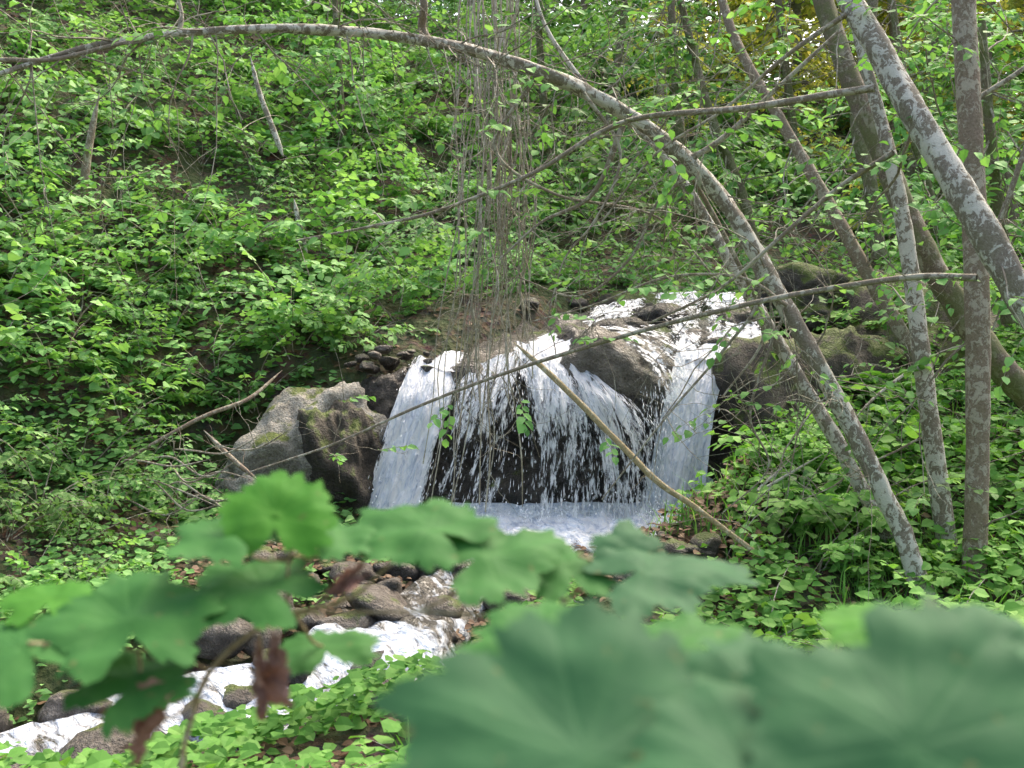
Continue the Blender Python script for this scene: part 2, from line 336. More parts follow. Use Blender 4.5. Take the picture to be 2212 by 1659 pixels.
# ---------------- water ----------------
def ribbon(mb,L,R,dens,matid=0,n=14,m=26,seed=0,bulge=.05,amp=.035,off=0.0):
    L=cr([S(*p) for p in L],n);R=cr([S(*p) for p in R],n); nn=len(L)
    dv=np.interp(np.linspace(0,1,nn),np.linspace(0,1,len(dens)),dens)
    ln=np.concatenate([[0],np.cumsum(np.linalg.norm(np.diff((L+R)/2,axis=0),axis=1))])
    V=[];D=[]
    for a in range(nn):
        w=np.linalg.norm(R[a]-L[a])
        for b in range(m):
            t=b/(m-1); p=L[a]*(1-t)+R[a]*t
            q=Vector((t*w*9+seed*5,ln[a]*1.6,seed)); q2=Vector((t*w*22+seed,ln[a]*5,seed+4.))
            o=bulge*math.sin(math.pi*t)+amp*mn.noise(q)+amp*.6*mn.noise(q2)+off
            V.append(p+np.array([0,-.9,.45])*o); edge=min(1,min(t,1-t)*4)
            D.append([dv[a]-(1-edge)*1.2,t*w+seed*3.3,ln[a]+seed*1.7])
    i=np.arange(nn-1)[:,None]*m; j=np.arange(m-1)[None]
    mb.add(V,[np.stack([i+j,i+j+1,i+m+j+1,i+m+j],-1).reshape(-1,4)],D,matid)
wf=MB()
Rb=[
 ([(895,775,9.6),(862,850,9.2),(830,950,9.03),(782,1110,8.9)],[(1005,800,9.55),(975,860,9.2),(942,960,9.03),(905,1110,8.9)],[1.5,2.0,1.8,1.8]),
 ([(985,815,9.4),(940,880,9.15),(915,980,9.03),(875,1110,8.93)],[(1135,755,9.45),(1150,860,9.08),(1145,980,8.98),(1130,1140,8.9)],[1.05,.6,.34,.25]),
 ([(1110,740,9.5),(1110,850,9.08),(1110,980,8.96),(1100,1140,8.9)],[(1215,780,9.4),(1290,870,9.02),(1330,970,8.95),(1340,1140,8.9)],[1.35,.85,.4,.32]),
 ([(1190,765,9.4),(1230,860,9.0),(1260,970,8.93),(1270,1140,8.88)],[(1325,840,9.2),(1410,910,8.98),(1440,1000,8.95),(1435,1140,8.92)],[1.15,.8,.5,.45]),
 ([(1460,765,9.7),(1440,850,9.3),(1415,960,9.1),(1385,1140,8.95)],[(1615,757,9.8),(1560,830,9.35),(1535,940,9.12),(1515,1140,8.98)],[1.8,2.4,2.4,2.4]),
 ([(1375,850,9.1),(1375,920,9.0),(1380,1000,8.97),(1370,1140,8.95)],[(1480,800,9.5),(1470,880,9.2),(1450,980,9.05),(1430,1140,8.97)],[.3,.3,.4,.8]),
]
for k,(L,R,d) in enumerate(Rb):
    for s in range(2): ribbon(wf,L,R,[x-.07*s for x in d],0,14,34,k*3+s,off=.03-.06*s,amp=.05)
Ru=[([(1490,645,11.3),(1495,690,10.7),(1495,740,10.1),(1470,785,9.6)],[(1665,640,11.3),(1675,690,10.6),(1670,735,10.1),(1590,795,9.55)],[.8,.55,.8,1.6]),
 ([(1260,675,11.0),(1220,700,10.5),(1160,728,10.0),(1100,760,9.5)],[(1420,648,11.4),(1400,685,10.6),(1330,712,10.1),(1230,790,9.42)],[.7,.55,.65,1.25]),
 ([(1390,642,11.4),(1390,680,10.7),(1420,710,10.2),(1460,785,9.6)],[(1540,642,11.4),(1540,680,10.7),(1530,730,10.2),(1510,790,9.6)],[.8,.5,.5,.8]),
 ([(1210,722,9.9),(1290,742,9.4),(1380,800,9.08),(1415,890,8.98)],[(1450,710,10.0),(1490,745,9.6),(1500,800,9.3),(1480,870,9.1)],[.6,.4,.4,.4]),
 ([(950,770,9.9),(930,785,9.7),(905,800,9.5)],[(1015,770,9.9),(1015,790,9.7),(1015,820,9.4)],[.8,1.0,1.4]),
 ([(770,1095,9.2),(760,1135,8.9),(790,1180,8.6)],[(1610,1095,9.25),(1600,1135,8.9),(1590,1180,8.6)],[2.2,2.1,1.0]),
 ([(1080,1100,9.1),(1080,1140,8.85),(1090,1180,8.55)],[(1570,1100,9.15),(1590,1140,8.85),(1600,1180,8.6)],[2.4,2.3,1.3])]
for k,(L,R,d) in enumerate(Ru):
    for s in range(1 if k>=5 else 2): ribbon(wf,L,R,[x-.08*s for x in d],1,12,44 if k>=5 else 26,30+k*3+s,off=.05-.03*s,amp=.08 if k>=5 else .05)
def drops(mb,n,src,spread=.02):
    V=[];F=[];c=0
    ang=np.array([0,2.1,4.2])
    for _ in range(n):
        L,R,d=src[random.randrange(len(src))]
        t=random.random(); Lc,Rc=cache[id(L)]
        u=random.random()**.8*(len(Lc)-1.01); a=int(u); fr=u-a
        p0=Lc[a]*(1-t)+Rc[a]*t; p1=Lc[a+1]*(1-t)+Rc[a+1]*t; p=p0*(1-fr)+p1*fr
        dr=unit(p1-p0); r=random.uniform(.0015,.005); ln=random.uniform(.01,.07)
        p=p+np.array([random.gauss(0,spread),-.03+random.gauss(0,.03),random.gauss(0,spread)])
        x=np.array([1.,0,0]); y=np.array([0,1.,0])
        V.append(p-dr*ln*.6)
        for q in ang: V.append(p+(x*math.cos(q)+y*math.sin(q))*r)
        V.append(p+dr*ln*.4)
        F+= [[c,c+1,c+2],[c,c+2,c+3],[c,c+3,c+1],[c+4,c+2,c+1],[c+4,c+3,c+2],[c+4,c+1,c+3]]; c+=5
    mb.add(V,[np.array(F)],np.zeros((len(V),3)),2)
cache={}
for L,R,d in Rb: cache[id(L)]=(cr([S(*p) for p in L],8),cr([S(*p) for p in R],8))
drops(wf,1700,Rb,.03)
V=[];F=[];c=0
for _ in range(1800):
    a=random.choice([(800,960),(930,1150),(1130,1430),(1400,1540),(1380,1560)]); e=random.uniform(*a)
    p=S(e,1140-abs(random.gauss(0,26)),8.88+random.gauss(0,.1)); r=random.uniform(.003,.009)
    V+=[p+np.array(q)*r for q in ((1,0,0),(-1,0,0),(0,1,0),(0,-1,0),(0,0,1.6),(0,0,-1))]
    F+=[[c+x for x in f] for f in ((0,2,4),(2,1,4),(1,3,4),(3,0,4),(2,0,5),(1,2,5),(3,1,5),(0,3,5))]; c+=6
wf.add(V,[np.array(F)],np.zeros((len(V),3)),2)
mkobj('waterfall',wf.mesh('waterfall',[M_fall,M_flow,M_drop]),kind='structure',label='white waterfall splitting into several streams over wet rock',cat='waterfall')
mb=MB(); ys=np.linspace(3.5,9.4,170)
V=[];D=[]
for y in ys:
    w=float(np.interp(y,[3.5,5,6.3,6.9,7.4,8.2,8.7,9.4],[.9,.85,.75,.5,.35,.5,1.3,1.5])); c=float(xc(y))
    zb=float(bedz(y))+.17
    for u in np.linspace(-1,1,60):
        x=c+u*w; z=zb+.09*mn.noise(Vector((x*3,y*2.2,0)))+.05*mn.noise(Vector((x*9,y*7,3)))+.015*mn.noise(Vector((x*20,y*18,3)))-.18*abs(u)**5; V.append((x,y,z)); D.append((float(np.interp(y,[5,6.6,7.1,8.2,8.7],[.26,.24,-.1,-.1,.8])),0,0))
i=np.arange(len(ys)-1)[:,None]*60; j=np.arange(59)[None]
mb.add(V,[np.stack([i+j,i+j+1,i+60+j+1,i+60+j],-1).reshape(-1,4)],D)
mkobj('stream_water',mb.mesh('stream_water',[M_pool]),kind='structure',label='foaming clear stream running over a stony bed',cat='stream')
# ---------------- foliage ----------------
def shrubmesh(name,lm,stems=7,H=.8,sprays=5,nl=9,size=.1,spread=.6,bark=B_twig,wid=1.0):
    mb=MB(); lv=Leaves()
    for s in range(stems):
        az=s/stems*6.28+random.uniform(-.4,.4); lean=random.uniform(.25,spread)
        d=np.array([math.cos(az)*lean,math.sin(az)*lean-.15,1.]); L=H*random.uniform(.6,1.15)
        P=[np.array([random.gauss(0,.05),random.gauss(0,.05),-.1])]; dd=unit(d)
        for k in range(7):
            dd=unit(dd+np.array([math.cos(az)*.12,math.sin(az)*.12,-.06])+rng.normal(0,.06,3)); P.append(P[-1]+dd*L/6)
        P=np.array(P); tube(mb,P,np.linspace(.009,.003,8),4,0)
        for k in range(sprays):
            t=1.6+ (k+.3)/sprays*5.2; a=min(int(t),6); q=P[a]+(P[min(a+1,7)]-P[a])*(t-a)
            a2=az+random.uniform(-1.6,1.6); spray(mb,lv,q,np.array([math.cos(a2),math.sin(a2),random.uniform(-.05,.35)]),random.uniform(.28,.5)*H/.8,nl,size,r=.003,vb=.3+.4*k/sprays)
        spray(mb,lv,P[-1],dd,.25,6,size,vb=.75)
    lv.put(mb,1,wid); return mb.mesh(name,[bark,lm],False)
SH=[shrubmesh('shrub',M_leaf,stems=random.choice([6,7,8]),H=random.uniform(.7,1.0),nl=9,size=random.uniform(.085,.13),wid=1.1) for _ in range(7)]
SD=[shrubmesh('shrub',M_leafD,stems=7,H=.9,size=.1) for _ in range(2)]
SB=[shrubmesh('shrub',M_leafB,stems=6,H=.5,sprays=4,nl=7,size=.10,wid=1.4) for _ in range(4)]
def place(me,name,x,y,s,label,cat,grp,dz=0,tilt=0.):
    o=mkobj(name,me,label=label,cat=cat,group=grp); o.location=(x,y,float(hgt(x,y))+dz); o.scale=(s,s,s*random.uniform(.85,1.1))
    o.rotation_euler=(tilt+random.uniform(-.1,.1),random.uniform(-.15,.1),random.uniform(0,6.28)); return o
SL='leafy green shrub growing on the wooded slope'; SG='shrubs covering the slope'
cnt=0; pts=[]
for (e,d,s) in [(640,10.0,.8),(720,10.1,.75),(790,10.3,.7),(860,10.6,.65),(760,10.6,.8),(930,10.9,.6),(1010,11.2,.55),(1000,11.6,.8),(1100,11.7,.65),(1100,12.2,.8),(1200,11.9,.6),(1200,12.4,.8),(1290,12.4,.8),(1380,12.7,.8),(1470,12.9,.8),(1560,13.0,.85),(700,11.2,.9),(820,11.3,.9),(900,11.6,.9),(560,9.7,.75),(500,9.4,.7),(430,9.0,.65),(880,12.2,.9),(1330,12.1,.6),(1450,12.4,.6),(600,10.3,.9),(680,10.5,.9),(1640,12.8,.8),(1720,12.7,.8),(1560,12.4,.6),(1650,12.3,.65),(1740,12.0,.7),(1830,11.8,.7),(1800,11.2,.5),(1900,11.0,.6),(1700,11.4,.45),
   (20,7.6,.6),(90,7.9,.65),(160,7.6,.55),(230,8.0,.6),(290,8.3,.55),(60,7.1,.5),(150,7.0,.45),(330,8.6,.5),(10,8.2,.7),(250,7.2,.4)]:
    x=(e-1106)*K*d; pts.append((x,d)); place(random.choice(SH if d>8.5 or random.random()<.5 else SD),'shrub',x,d,s,SL,'shrub',SG,tilt=.3); cnt+=1
tries=0
while cnt<236 and tries<20000:
    tries+=1
    d=8.3+16*random.random()**1.5; e=random.uniform(-.52,.52) ; x=e*d; y=d
    pl=-5.225+.75*(-.5*x+.85*y)
    if pl<float(bedz(y))+ (.25 if x<0 else .5): continue
    if x>xc(y)-1.1 and y<12.3: continue
    if (x+2.35)**2+(y-9.0)**2<.5: continue
    if x>-2.5 and y<9.9: continue
    md=.33+.035*(d-8)
    if any((x-a)**2+(y-b)**2<md*md for a,b in pts): continue
    if vn(np.array(x*.55),np.array(y*.55),9)<.26: continue
    pts.append((x,y)); cnt+=1
    s=random.uniform(.65,1.15)*(1+.035*(d-8))
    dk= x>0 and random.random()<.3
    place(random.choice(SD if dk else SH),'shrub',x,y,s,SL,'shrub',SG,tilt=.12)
for k in range(62):
    y=random.uniform(6.0,12.5); x=float(xc(y))+random.uniform(1.4,4.4)
    if y<9.2 and x<1.75: continue
    if 1.6<x<3.2 and 9.0<y<10.8: continue
    place(random.choice(SB),'shrub',x,y,random.uniform(.6,1.1)*(.75 if y<7 else 1),'bright green low shrub on the grassy bank','shrub','low shrubs on the bank')
def cover(name,n,fx,lm,size,label,elev=(.02,.16),wid=1.2,vb=.5):
    x,y=fx(n); z=hgt(x,y)
    m=len(x); az=rng.uniform(0,6.28,m)
    d=np.stack([np.cos(az),np.sin(az),rng.uniform(-.3,.4,m)],1); nn=np.stack([rng.normal(0,.3,m),rng.normal(-.45,.3,m),np.ones(m)],1)
    mb=MB(); Leaves().put(mb,0,wid,(np.stack([x,y,z+rng.uniform(*elev,m)],1),d,nn,size*rng.uniform(.5,1.2,m),np.clip(rng.normal(vb,.22,m),0,1)))
    mkobj(name,mb.mesh(name,[lm],False),kind='stuff',label=label,cat='ground cover')
def fhill(n):
    d=8.2+18*rng.random(n*3)**1.3; x=rng.uniform(-.55,.5,n*3)*d; y=d
    pl=-5.225+.75*(-.5*x+.85*y); ok=(pl>bedz(y)-.1)&((x<xc(y)-1.0)|(y>11.6))&(vn(x*1.3,y*1.3,4)>.33)
    return x[ok][:n],y[ok][:n]
def fbank(n):
    y=rng.uniform(3.8,13,n*2); x=xc(y)+rng.uniform(.9,6,n*2); ok=(vn(x*1.5,y*1.5,6)>.25)&~((x<1.75)&(y>8.0))&~((x>1.6)&(x<3.3)&(y>9.2)&(y<10.6)); return x[ok][:n],y[ok][:n]
def fnear(n):
    y=rng.uniform(3.0,8.8,n*2); x=xc(y)-rng.uniform(.75,4.2,n*2); ok=vn(x*1.5,y*1.5,8)>.30; return x[ok][:n],y[ok][:n]
cover('ground_cover',20000,fhill,M_leaf,.10,'dense green herbs and seedlings over the slope',(.02,.16),1.2,.4)
cover('ground_cover',20000,fbank,M_leafB,.085,'bright green herbs over the grassy bank',(.02,.25))
cover('ground_cover',9000,fnear,M_leaf,.07,'green herbs along the near stream edge')
M_litter=leafmat('leaf_litter',(.07,.04,.024),(.16,.095,.056),(.30,.20,.125),trans=.05)
def fall_(n):
    d=4.5+20*rng.random(n)**1.3; x=rng.uniform(-.55,.55,n)*d; ok=~((np.abs(x-xc(d))<.8)&(d<9.5)); return x[ok],d[ok]
cover('leaf_litter',15000,fall_,M_litter,.06,'dead brown leaves lying on the soil',(.0,.03))
def fshelf(n):
    y=rng.uniform(6.95,8.35,n); x=rng.uniform(-2.2,1.8,n); return x,y
cover('leaf_litter',2600,fshelf,M_litter,.065,'dead brown leaves caught between stream stones',(.04,.14))
mb=MB(); V=[];F=[];c=0;D=[]
for k in range(5600):
    if random.random()<.7: y=random.uniform(4.2,9.2); x=float(xc(y))+random.uniform(1.3,5)
    else: y=random.uniform(4,5.0); x=random.uniform(-1.8,2.5)
    if vn(np.array(x*1.2),np.array(y*1.2),12)<.42: continue
    z=float(hgt(x,y)); az=random.uniform(0,6.28); h=random.uniform(.12,.38); w=random.uniform(.004,.011); b=random.uniform(.2,.8)*h
    dx,dy=math.cos(az),math.sin(az); v=random.random()
    for q in range(4):
        t=q/3; px=x+dx*b*t*t; py=y+dy*b*t*t; pz=z+h*(t-.25*t*t); ww=w*(1-t*.92)
        V+=[(px-dy*ww,py+dx*ww,pz),(px+dy*ww,py-dx*ww,pz)]; D+=[(v,.5,t)]*2
    F+=[[c+2*q,c+2*q+1,c+2*q+3,c+2*q+2] for q in range(3)]; c+=8
mb.add(V,[np.array(F)],D); mkobj('grass',mb.mesh('grass',[M_leafB]),kind='stuff',label='long green grass blades on the bank',cat='grass')
def fernmesh():
    mb=MB();lv=Leaves()
    for s in range(9):
        az=s/9*6.28+random.uniform(-.2,.2); L=random.uniform(.35,.5); P=[np.zeros(3)]; el=1.1
        for k in range(10):
            el-=.13; P.append(P[-1]+np.array([math.cos(az)*math.cos(el),math.sin(az)*math.cos(el),math.sin(el)])*L/10)
        P=np.array(P); tube(mb,P,np.linspace(.004,.001,11),3,0)
        for k in range(2,22):
            t=k/22*10; a=min(int(t),9); q=P[a]+(P[a+1]-P[a])*(t-a); T=unit(P[a+1]-P[a]); sd=unit(np.cross(T,UP)); w=.11*math.sin(math.pi*min(1,(k+1)/23))+.012
            for sg in (-1,1): lv.add(q,sd*sg+T*.3,np.cross(sd,T)+rng.normal(0,.1,3),w,random.random()*.5+.2)
    lv.put(mb,1,.45); return mb.mesh('fern',[B_twig,M_leafB],False)
FM=fernmesh()
for e,h,d in [(1880,800,9.3),(1930,830,9.0),(660,560,11.5),(250,780,9.6),(1760,1180,7.6)]:
    p=S(e,h,d); o=place(FM,'fern',p[0],p[1],random.uniform(.8,1.1),'green fern with arching fronds on the bank','fern','ferns on the banks')
# ---------------- trees ----------------
def path(pts,n=10,k=.72):
    Q=np.array([np.append(S(p[0],p[1],p[2]),p[3]*K*p[2]/2*k) for p in pts]); C=cr(Q,n); return C[:,:3],np.maximum(C[:,3],.0015)
def twigs(mb,P,R,n,Lr=(.4,1.2),bias=(0,0,-.3),lv=None,leafp=0.,size=.07,rr=.006,rng_=(.1,.95),sub=2):
    for k in range(n):
        a=int(random.uniform(*rng_)*(len(P)-1)); L=random.uniform(*Lr)
        d=rng.normal(0,1,3)+np.array(bias); d[1]*=.6; q=[P[a]]; dd=unit(d); r=min(rr*random.uniform(.5,1.2),R[a]*.6)
        for s in range(9): dd=unit(dd+rng.normal(0,.16,3)+np.array([0,0,-.03])); q.append(q[-1]+dd*L/9)
        q=np.array(q); tube(mb,q,np.linspace(r,r*.3,10),4,0)
        for s in range(sub):
            b=random.randint(2,8); d2=unit(unit(q[b]-q[b-1])+rng.normal(0,.7,3))
            if lv is not None and random.random()<leafp: spray(mb,lv,q[b],d2*np.array([1,1,.4]),random.uniform(.2,.45),random.randint(5,9),size,r=.0025)
            else:
                z=[q[b]]
                for _ in range(5): d2=unit(d2+rng.normal(0,.2,3)); z.append(z[-1]+d2*L*.09)
                tube(mb,np.array(z),np.linspace(r*.5,.001,6),3,0)
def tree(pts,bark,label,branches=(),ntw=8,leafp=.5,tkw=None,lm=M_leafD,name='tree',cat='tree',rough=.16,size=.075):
    P,R=path(pts,12); base=P[0].copy(); root=mkobj(name,None,label=label,cat=cat,loc=base); root.empty_display_size=.2
    mb=MB(); tube(mb,P-base,R,18,0,rough); mkobj('trunk',mb.mesh('trunk',[bark]),root)
    mb=MB(); lv=Leaves(); 
    for b in branches:
        bp,br=path(b,9,.8); tube(mb,bp-base,br,8,0,.15); twigs(mb,bp-base,br,max(3,len(b)*2),(.25,.8),(0,0,-.1),lv,leafp*.6,size,.004)
    kw=dict(Lr=(.4,1.3),rr=.009); kw.update(tkw or {})
    twigs(mb,P-base,R,ntw,lv=lv,leafp=leafp,size=size,**kw)
    if mb.n: mkobj('branch',mb.mesh('branch',[B_twig]),root)
    if lv.p:
        m2=MB(); lv.put(m2,0,1.1); mkobj('crown',m2.mesh('crown',[lm],False),root)
    return root
tree([(2500,1480,5.0,118),(2440,1050,5.05,110),(2330,800,5.1,104),(2212,650,5.2,100),(2110,470,5.3,90),(1990,270,5.5,80),(1900,110,5.7,76),(1820,-30,5.9,72),(1740,-220,6.1,66)],B_pale,
 'leaning pale grey tree trunk mottled with lichen',
 [[(1890,190,5.6,22),(1790,205,5.7,20),(1600,235,5.9,18),(1400,252,6.1,15),(1290,290,6.2,13),(1150,375,6.3,12),(950,455,6.4,10),(800,490,6.5,8),(640,520,6.6,5)],
  [(2110,600,5.3,20),(1960,600,5.5,17),(1700,640,5.8,15),(1500,685,6.0,13),(1300,740,6.2,11),(1080,810,6.4,10),(900,880,6.6,8),(720,960,6.8,6),(540,1020,7.0,4)],
  [(1930,330,5.6,16),(1820,400,5.8,14),(1700,500,6.0,12),(1560,620,6.2,9),(1400,700,6.3,6)],
  [(1830,30,5.8,16),(1700,120,6.0,12),(1560,240,6.2,9),(1420,330,6.3,7),(1300,480,6.5,5)]],8,.7,lm=M_leaf)
tree([(2100,1330,6.6,74),(2108,1150,6.6,70),(2112,950,6.6,68),(2112,700,6.6,72),(2104,450,6.7,70),(2092,200,6.8,72),(2082,0,6.9,68),(2080,-220,6.9,62)],B_brown,
 'straight slim brown tree trunk rising from the bank',[[(2100,560,6.7,20),(2150,500,6.6,18),(2212,330,6.5,16),(2260,200,6.4,14)],[(2100,220,6.8,16),(2180,170,6.7,14),(2280,100,6.6,10)]],12,.85,rough=.1,lm=M_leaf)
tree([(2480,1130,7.5,105),(2300,930,7.6,92),(2150,780,7.6,82),(1995,540,7.7,72),(1905,330,7.9,68),(1830,150,8.1,62),(1760,-50,8.3,54),(1700,-250,8.4,44)],B_moss,
 'leaning brown tree trunk with ribbed mossy bark',[],12,.85,lm=M_leaf)
tree([(2060,1290,7.0,66),(2035,1100,7.0,60),(2005,880,7.0,56),(1975,640,7.1,52),(1940,420,7.2,46),(1900,250,7.3,38),(1850,60,7.4,30),(1830,-120,7.5,24)],B_pale,
 'slim pale trunk slightly leaning over the bank',[],10,.85,rough=.1,lm=M_leaf)
arch=tree([(2020,1350,6.4,60),(1930,1110,6.5,56),(1800,850,6.6,54),(1690,650,6.7,50),(1580,460,6.8,50),(1470,335,6.8,48),(1340,238,6.8,44),(1180,160,6.7,40),(1000,105,6.6,35),(820,75,6.5,31),(600,62,6.4,28),(400,72,6.3,22),(200,100,6.2,18),(0,160,6.1,14),(-220,240,6,8)],B_pale,
 'long slender pale tree arching over the stream',
 [[(930,95,6.6,26),(912,60,6.6,24),(915,0,6.5,20),(890,-120,6.5,14)],[(385,72,6.3,14),(392,30,6.3,12),(370,-60,6.3,8)],
  [(0,130,6.1,12),(120,128,6.15,13),(260,95,6.2,12),(380,72,6.3,10)],
  [(1480,350,6.8,20),(1560,300,6.7,16),(1680,190,6.6,13),(1810,70,6.5,9)],
  [(1350,260,6.8,18),(1280,420,6.9,12),(1170,480,7.0,8),(1080,560,7.0,5)],
  [(1400,285,6.8,18),(1490,380,6.9,14),(1590,560,7.0,12),(1650,720,7.1,8),(1560,860,7.1,5)],
  [(1500,370,6.8,14),(1420,440,6.9,10),(1360,560,7.0,8),(1250,640,7.0,6),(1120,600,7.1,4)],
  [(1600,500,6.8,14),(1640,640,6.7,10),(1560,760,6.7,8),(1440,900,6.7,6),(1300,1080,6.7,4)],
  [(1700,670,6.7,12),(1660,760,6.7,9),(1620,900,6.7,7),(1660,1010,6.7,5),(1560,1110,6.7,3)],
  [(1260,200,6.7,12),(1340,330,6.8,9),(1290,470,6.8,7),(1220,560,6.9,5),(1180,700,6.9,3)],
  [(1700,660,6.6,12),(1600,600,6.6,9),(1440,600,6.7,7),(1280,660,6.8,5),(1130,700,6.9,3)],
  [(1160,165,6.7,14),(1070,320,6.8,9),(1200,420,6.9,8),(1420,470,7.0,7),(1560,620,7.0,5)]],84,.2,dict(Lr=(.3,1.7),rr=.006,sub=5,bias=(-.2,0,-.6)),rough=.28,lm=M_leaf)
tree([(1960,1220,7.1,50),(1880,1090,7.15,46),(1800,940,7.2,44),(1700,775,7.3,42),(1620,640,7.3,38),(1540,500,7.4,34),(1480,400,7.4,28),(1400,300,7.5,22),(1280,200,7.6,16),(1180,60,7.7,12),(1140,-80,7.8,8)],B_pale,
 'thin pale stem leaning beside the arching tree',[],44,.25,dict(Lr=(.3,1.3),rr=.005,sub=4))
tree([(2020,860,9.5,52),(1960,740,9.5,46),(1890,620,9.6,42),(1790,440,9.8,38),(1680,250,10,32),(1590,90,10.2,28),(1530,-100,10.4,22)],B_brown,'brown leaning trunk near a mossy boulder',[],14,.85,lm=M_leaf)
tree([(1900,560,12,46),(1880,400,12,42),(1850,250,12,38),(1880,50,12,34),(1900,-150,12,28)],B_moss,'dark mossy tree trunk among foliage',[],14,.9,dict(Lr=(.6,1.6)),lm=M_leaf)
for (e,h,d,t,w) in [(1480,420,14,-40,30),(1640,520,13,-190,32),(1300,380,16,70,26),(2180,640,9.5,-60,38),(1420,300,19,30,26),(2040,560,13,-120,32),(1180,330,17,-30,24),(740,270,15,-30,20),(1960,420,17,90,30),(1720,330,20,-60,26),(2200,480,15,-140,32)]:
    tree([(e,h+60,d,w*1.2),(e+t*.2,h-100,d,w),(e+t*.6,h-300,d,w*.85),(e+t,h-600,d,w*.6)],random.choice([B_moss,B_brown]),'slender woodland tree among dense green foliage',[],34,.95,dict(Lr=(.7,2.0),rr=.012,sub=6),lm=M_leafY if d>=17 and e>1400 else M_leaf,size=.12)
vg='dry vines hanging in a loose bundle'
for k in range(44):
    c0=1080+random.gauss(0,38); c1=c0+random.gauss(-14,36); end=random.choice([random.uniform(450,780),random.uniform(650,900),random.uniform(850,1120)])
    st=random.choice([-80,-80,-80,60,250]); d=7.4+random.gauss(0,.12); n=9
    if end>860: c1=c0-random.uniform(10,120)
    pts_=[]; ph=random.uniform(0,6.28); am=random.choice([4,9,20])
    for q in range(n):
        t=q/(n-1); pts_.append((c0+(c1-c0)*t*t+am*math.sin(ph+t*7)+random.gauss(0,7),st+(end-st)*t,d+random.gauss(0,.04),random.uniform(3.0,7.0)*(1-.4*t)))
    P,R=path(pts_,5,.85); base=P[0]; mb=MB(); tube(mb,P-base,R,4,0)
    for _ in range(4):
        a=random.randint(6,len(P)-3); z=[P[a]-base]; d2=unit(np.array([random.gauss(0,.8),random.gauss(0,.4),-1]))
        for _ in range(6): d2=unit(d2+rng.normal(0,.25,3)); z.append(z[-1]+d2*.07)
        tube(mb,np.array(z),np.linspace(.0025,.001,7),3,0)
    mkobj('hanging_vine',mb.mesh('hanging_vine',[B_vine]),label='dry pale grey vine hanging above the stream',cat='vine',group=vg,loc=base)
def stick(pts,bark,label,name='fallen_branch',tw=3):
    P,R=path(pts,8,.72); R=R*np.clip(np.minimum(np.arange(len(R)),np.arange(len(R))[::-1])/4+.15,0,1)
    b=P[0].copy(); mb=MB(); tube(mb,P-b,R,7,0,.15); twigs(mb,P-b,R,tw,(.15,.5),(0,0,.1),rr=.004)
    mkobj(name,mb.mesh(name,[bark]),label=label,cat='branch',loc=b)
stick([(1110,740,7.2,14),(1200,820,7.1,18),(1320,940,7.0,20),(1420,1040,6.9,19),(1500,1095,6.85,18),(1660,1215,6.8,16),(1780,1290,6.7,12)],B_dead,'bare yellowish dead branch leaning across the fall')
stick([(540,120,12.6,10),(560,200,12.6,16),(590,280,12.6,18),(612,340,12.6,18)],B_pale,'thin grey stem standing among shrubs','dead_stem',2)
stick([(635,430,11.6,12),(645,480,11.6,16),(665,560,11.6,18)],B_pale,'thin grey stem standing among shrubs','dead_stem',2)
stick([(215,200,11.4,12),(190,330,11.4,24),(178,440,11.4,30)],B_brown,'short brown dead stem on the slope','dead_stem',2)
stick([(250,1010,8.4,8),(330,960,8.4,11),(440,900,8.5,13),(540,860,8.7,12),(610,800,9.0,8)],B_brown,'crooked brown branch lying under the bank')
stick([(440,930,8.5,14),(500,990,8.4,16),(560,1040,8.3,12)],B_brown,'short brown branch leaning on the boulder')
for k in range(10):
    e=random.uniform(200,480); h=random.uniform(930,1080); stick([(e,h,8.2,7),(e+40,h+random.uniform(-20,50),8.1,6),(e+110,h+random.uniform(0,60),8.0,6),(e+190,h+random.uniform(-60,60),7.9,3)],B_twig,'thin bare root hanging from the eroded bank','root',2)
for (p,q,r) in [((1690,1010),(1640,1060),(1780,980)),((1980,790),(1900,850),(1850,900))]:
    stick([(p[0],p[1],7.6,12),(q[0],q[1],7.5,9),(r[0],r[1],7.4,10)],B_pale,'bare pale twig on the bank')
def bgtree(lm,k,lo=.9):
    mb=MB();lv=Leaves(); tr=MB()
    H=9; P=np.array([[math.sin(z*.4+k)*.35,math.cos(z*.3+k)*.2,z] for z in np.linspace(-.5,H,12)]); tube(tr,P,np.linspace(.10,.03,12),10,0,.1)
    for s in range(56):
        z=random.uniform(lo,H); az=random.uniform(0,6.28); L=random.uniform(1.0,2.4)*(1-.4*z/H); a=int((z+.5)/9.5*11); q=[P[a]]; dd=unit(np.array([math.cos(az),math.sin(az),random.uniform(-.1,.5)]))
        for _ in range(7): dd=unit(dd+rng.normal(0,.1,3)-np.array([0,0,.05])); q.append(q[-1]+dd*L/7)
        q=np.array(q); tube(tr,q,np.linspace(.03,.006,8),4,0)
        for _ in range(11):
            b=random.randint(2,7); d2=unit(dd+rng.normal(0,.8,3)*np.array([1,1,.35])); spray(mb,lv,q[b],d2,random.uniform(.4,.8),9,.17,r=.004)
    lv.put(mb,1,1.2); return tr.mesh('trunk',[random.choice([B_moss,B_brown])]),mb.mesh('crown',[B_twig,lm],False)
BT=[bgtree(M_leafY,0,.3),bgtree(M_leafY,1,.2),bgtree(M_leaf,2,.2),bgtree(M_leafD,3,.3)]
def bgplace(x,y,s,v,dz=0):
    r=mkobj('tree',None,label='woodland tree with sunlit yellow green foliage' if v<2 else 'woodland tree with green leafy crown',cat='tree',group='woodland trees above the stream',loc=(x,y,float(hgt(x,y))+dz)); r.scale=(s,s,s); r.rotation_euler=(0,0,random.uniform(0,6.28))
    for nm,me in zip(('trunk','crown'),BT[v]): mkobj(nm,me,r)
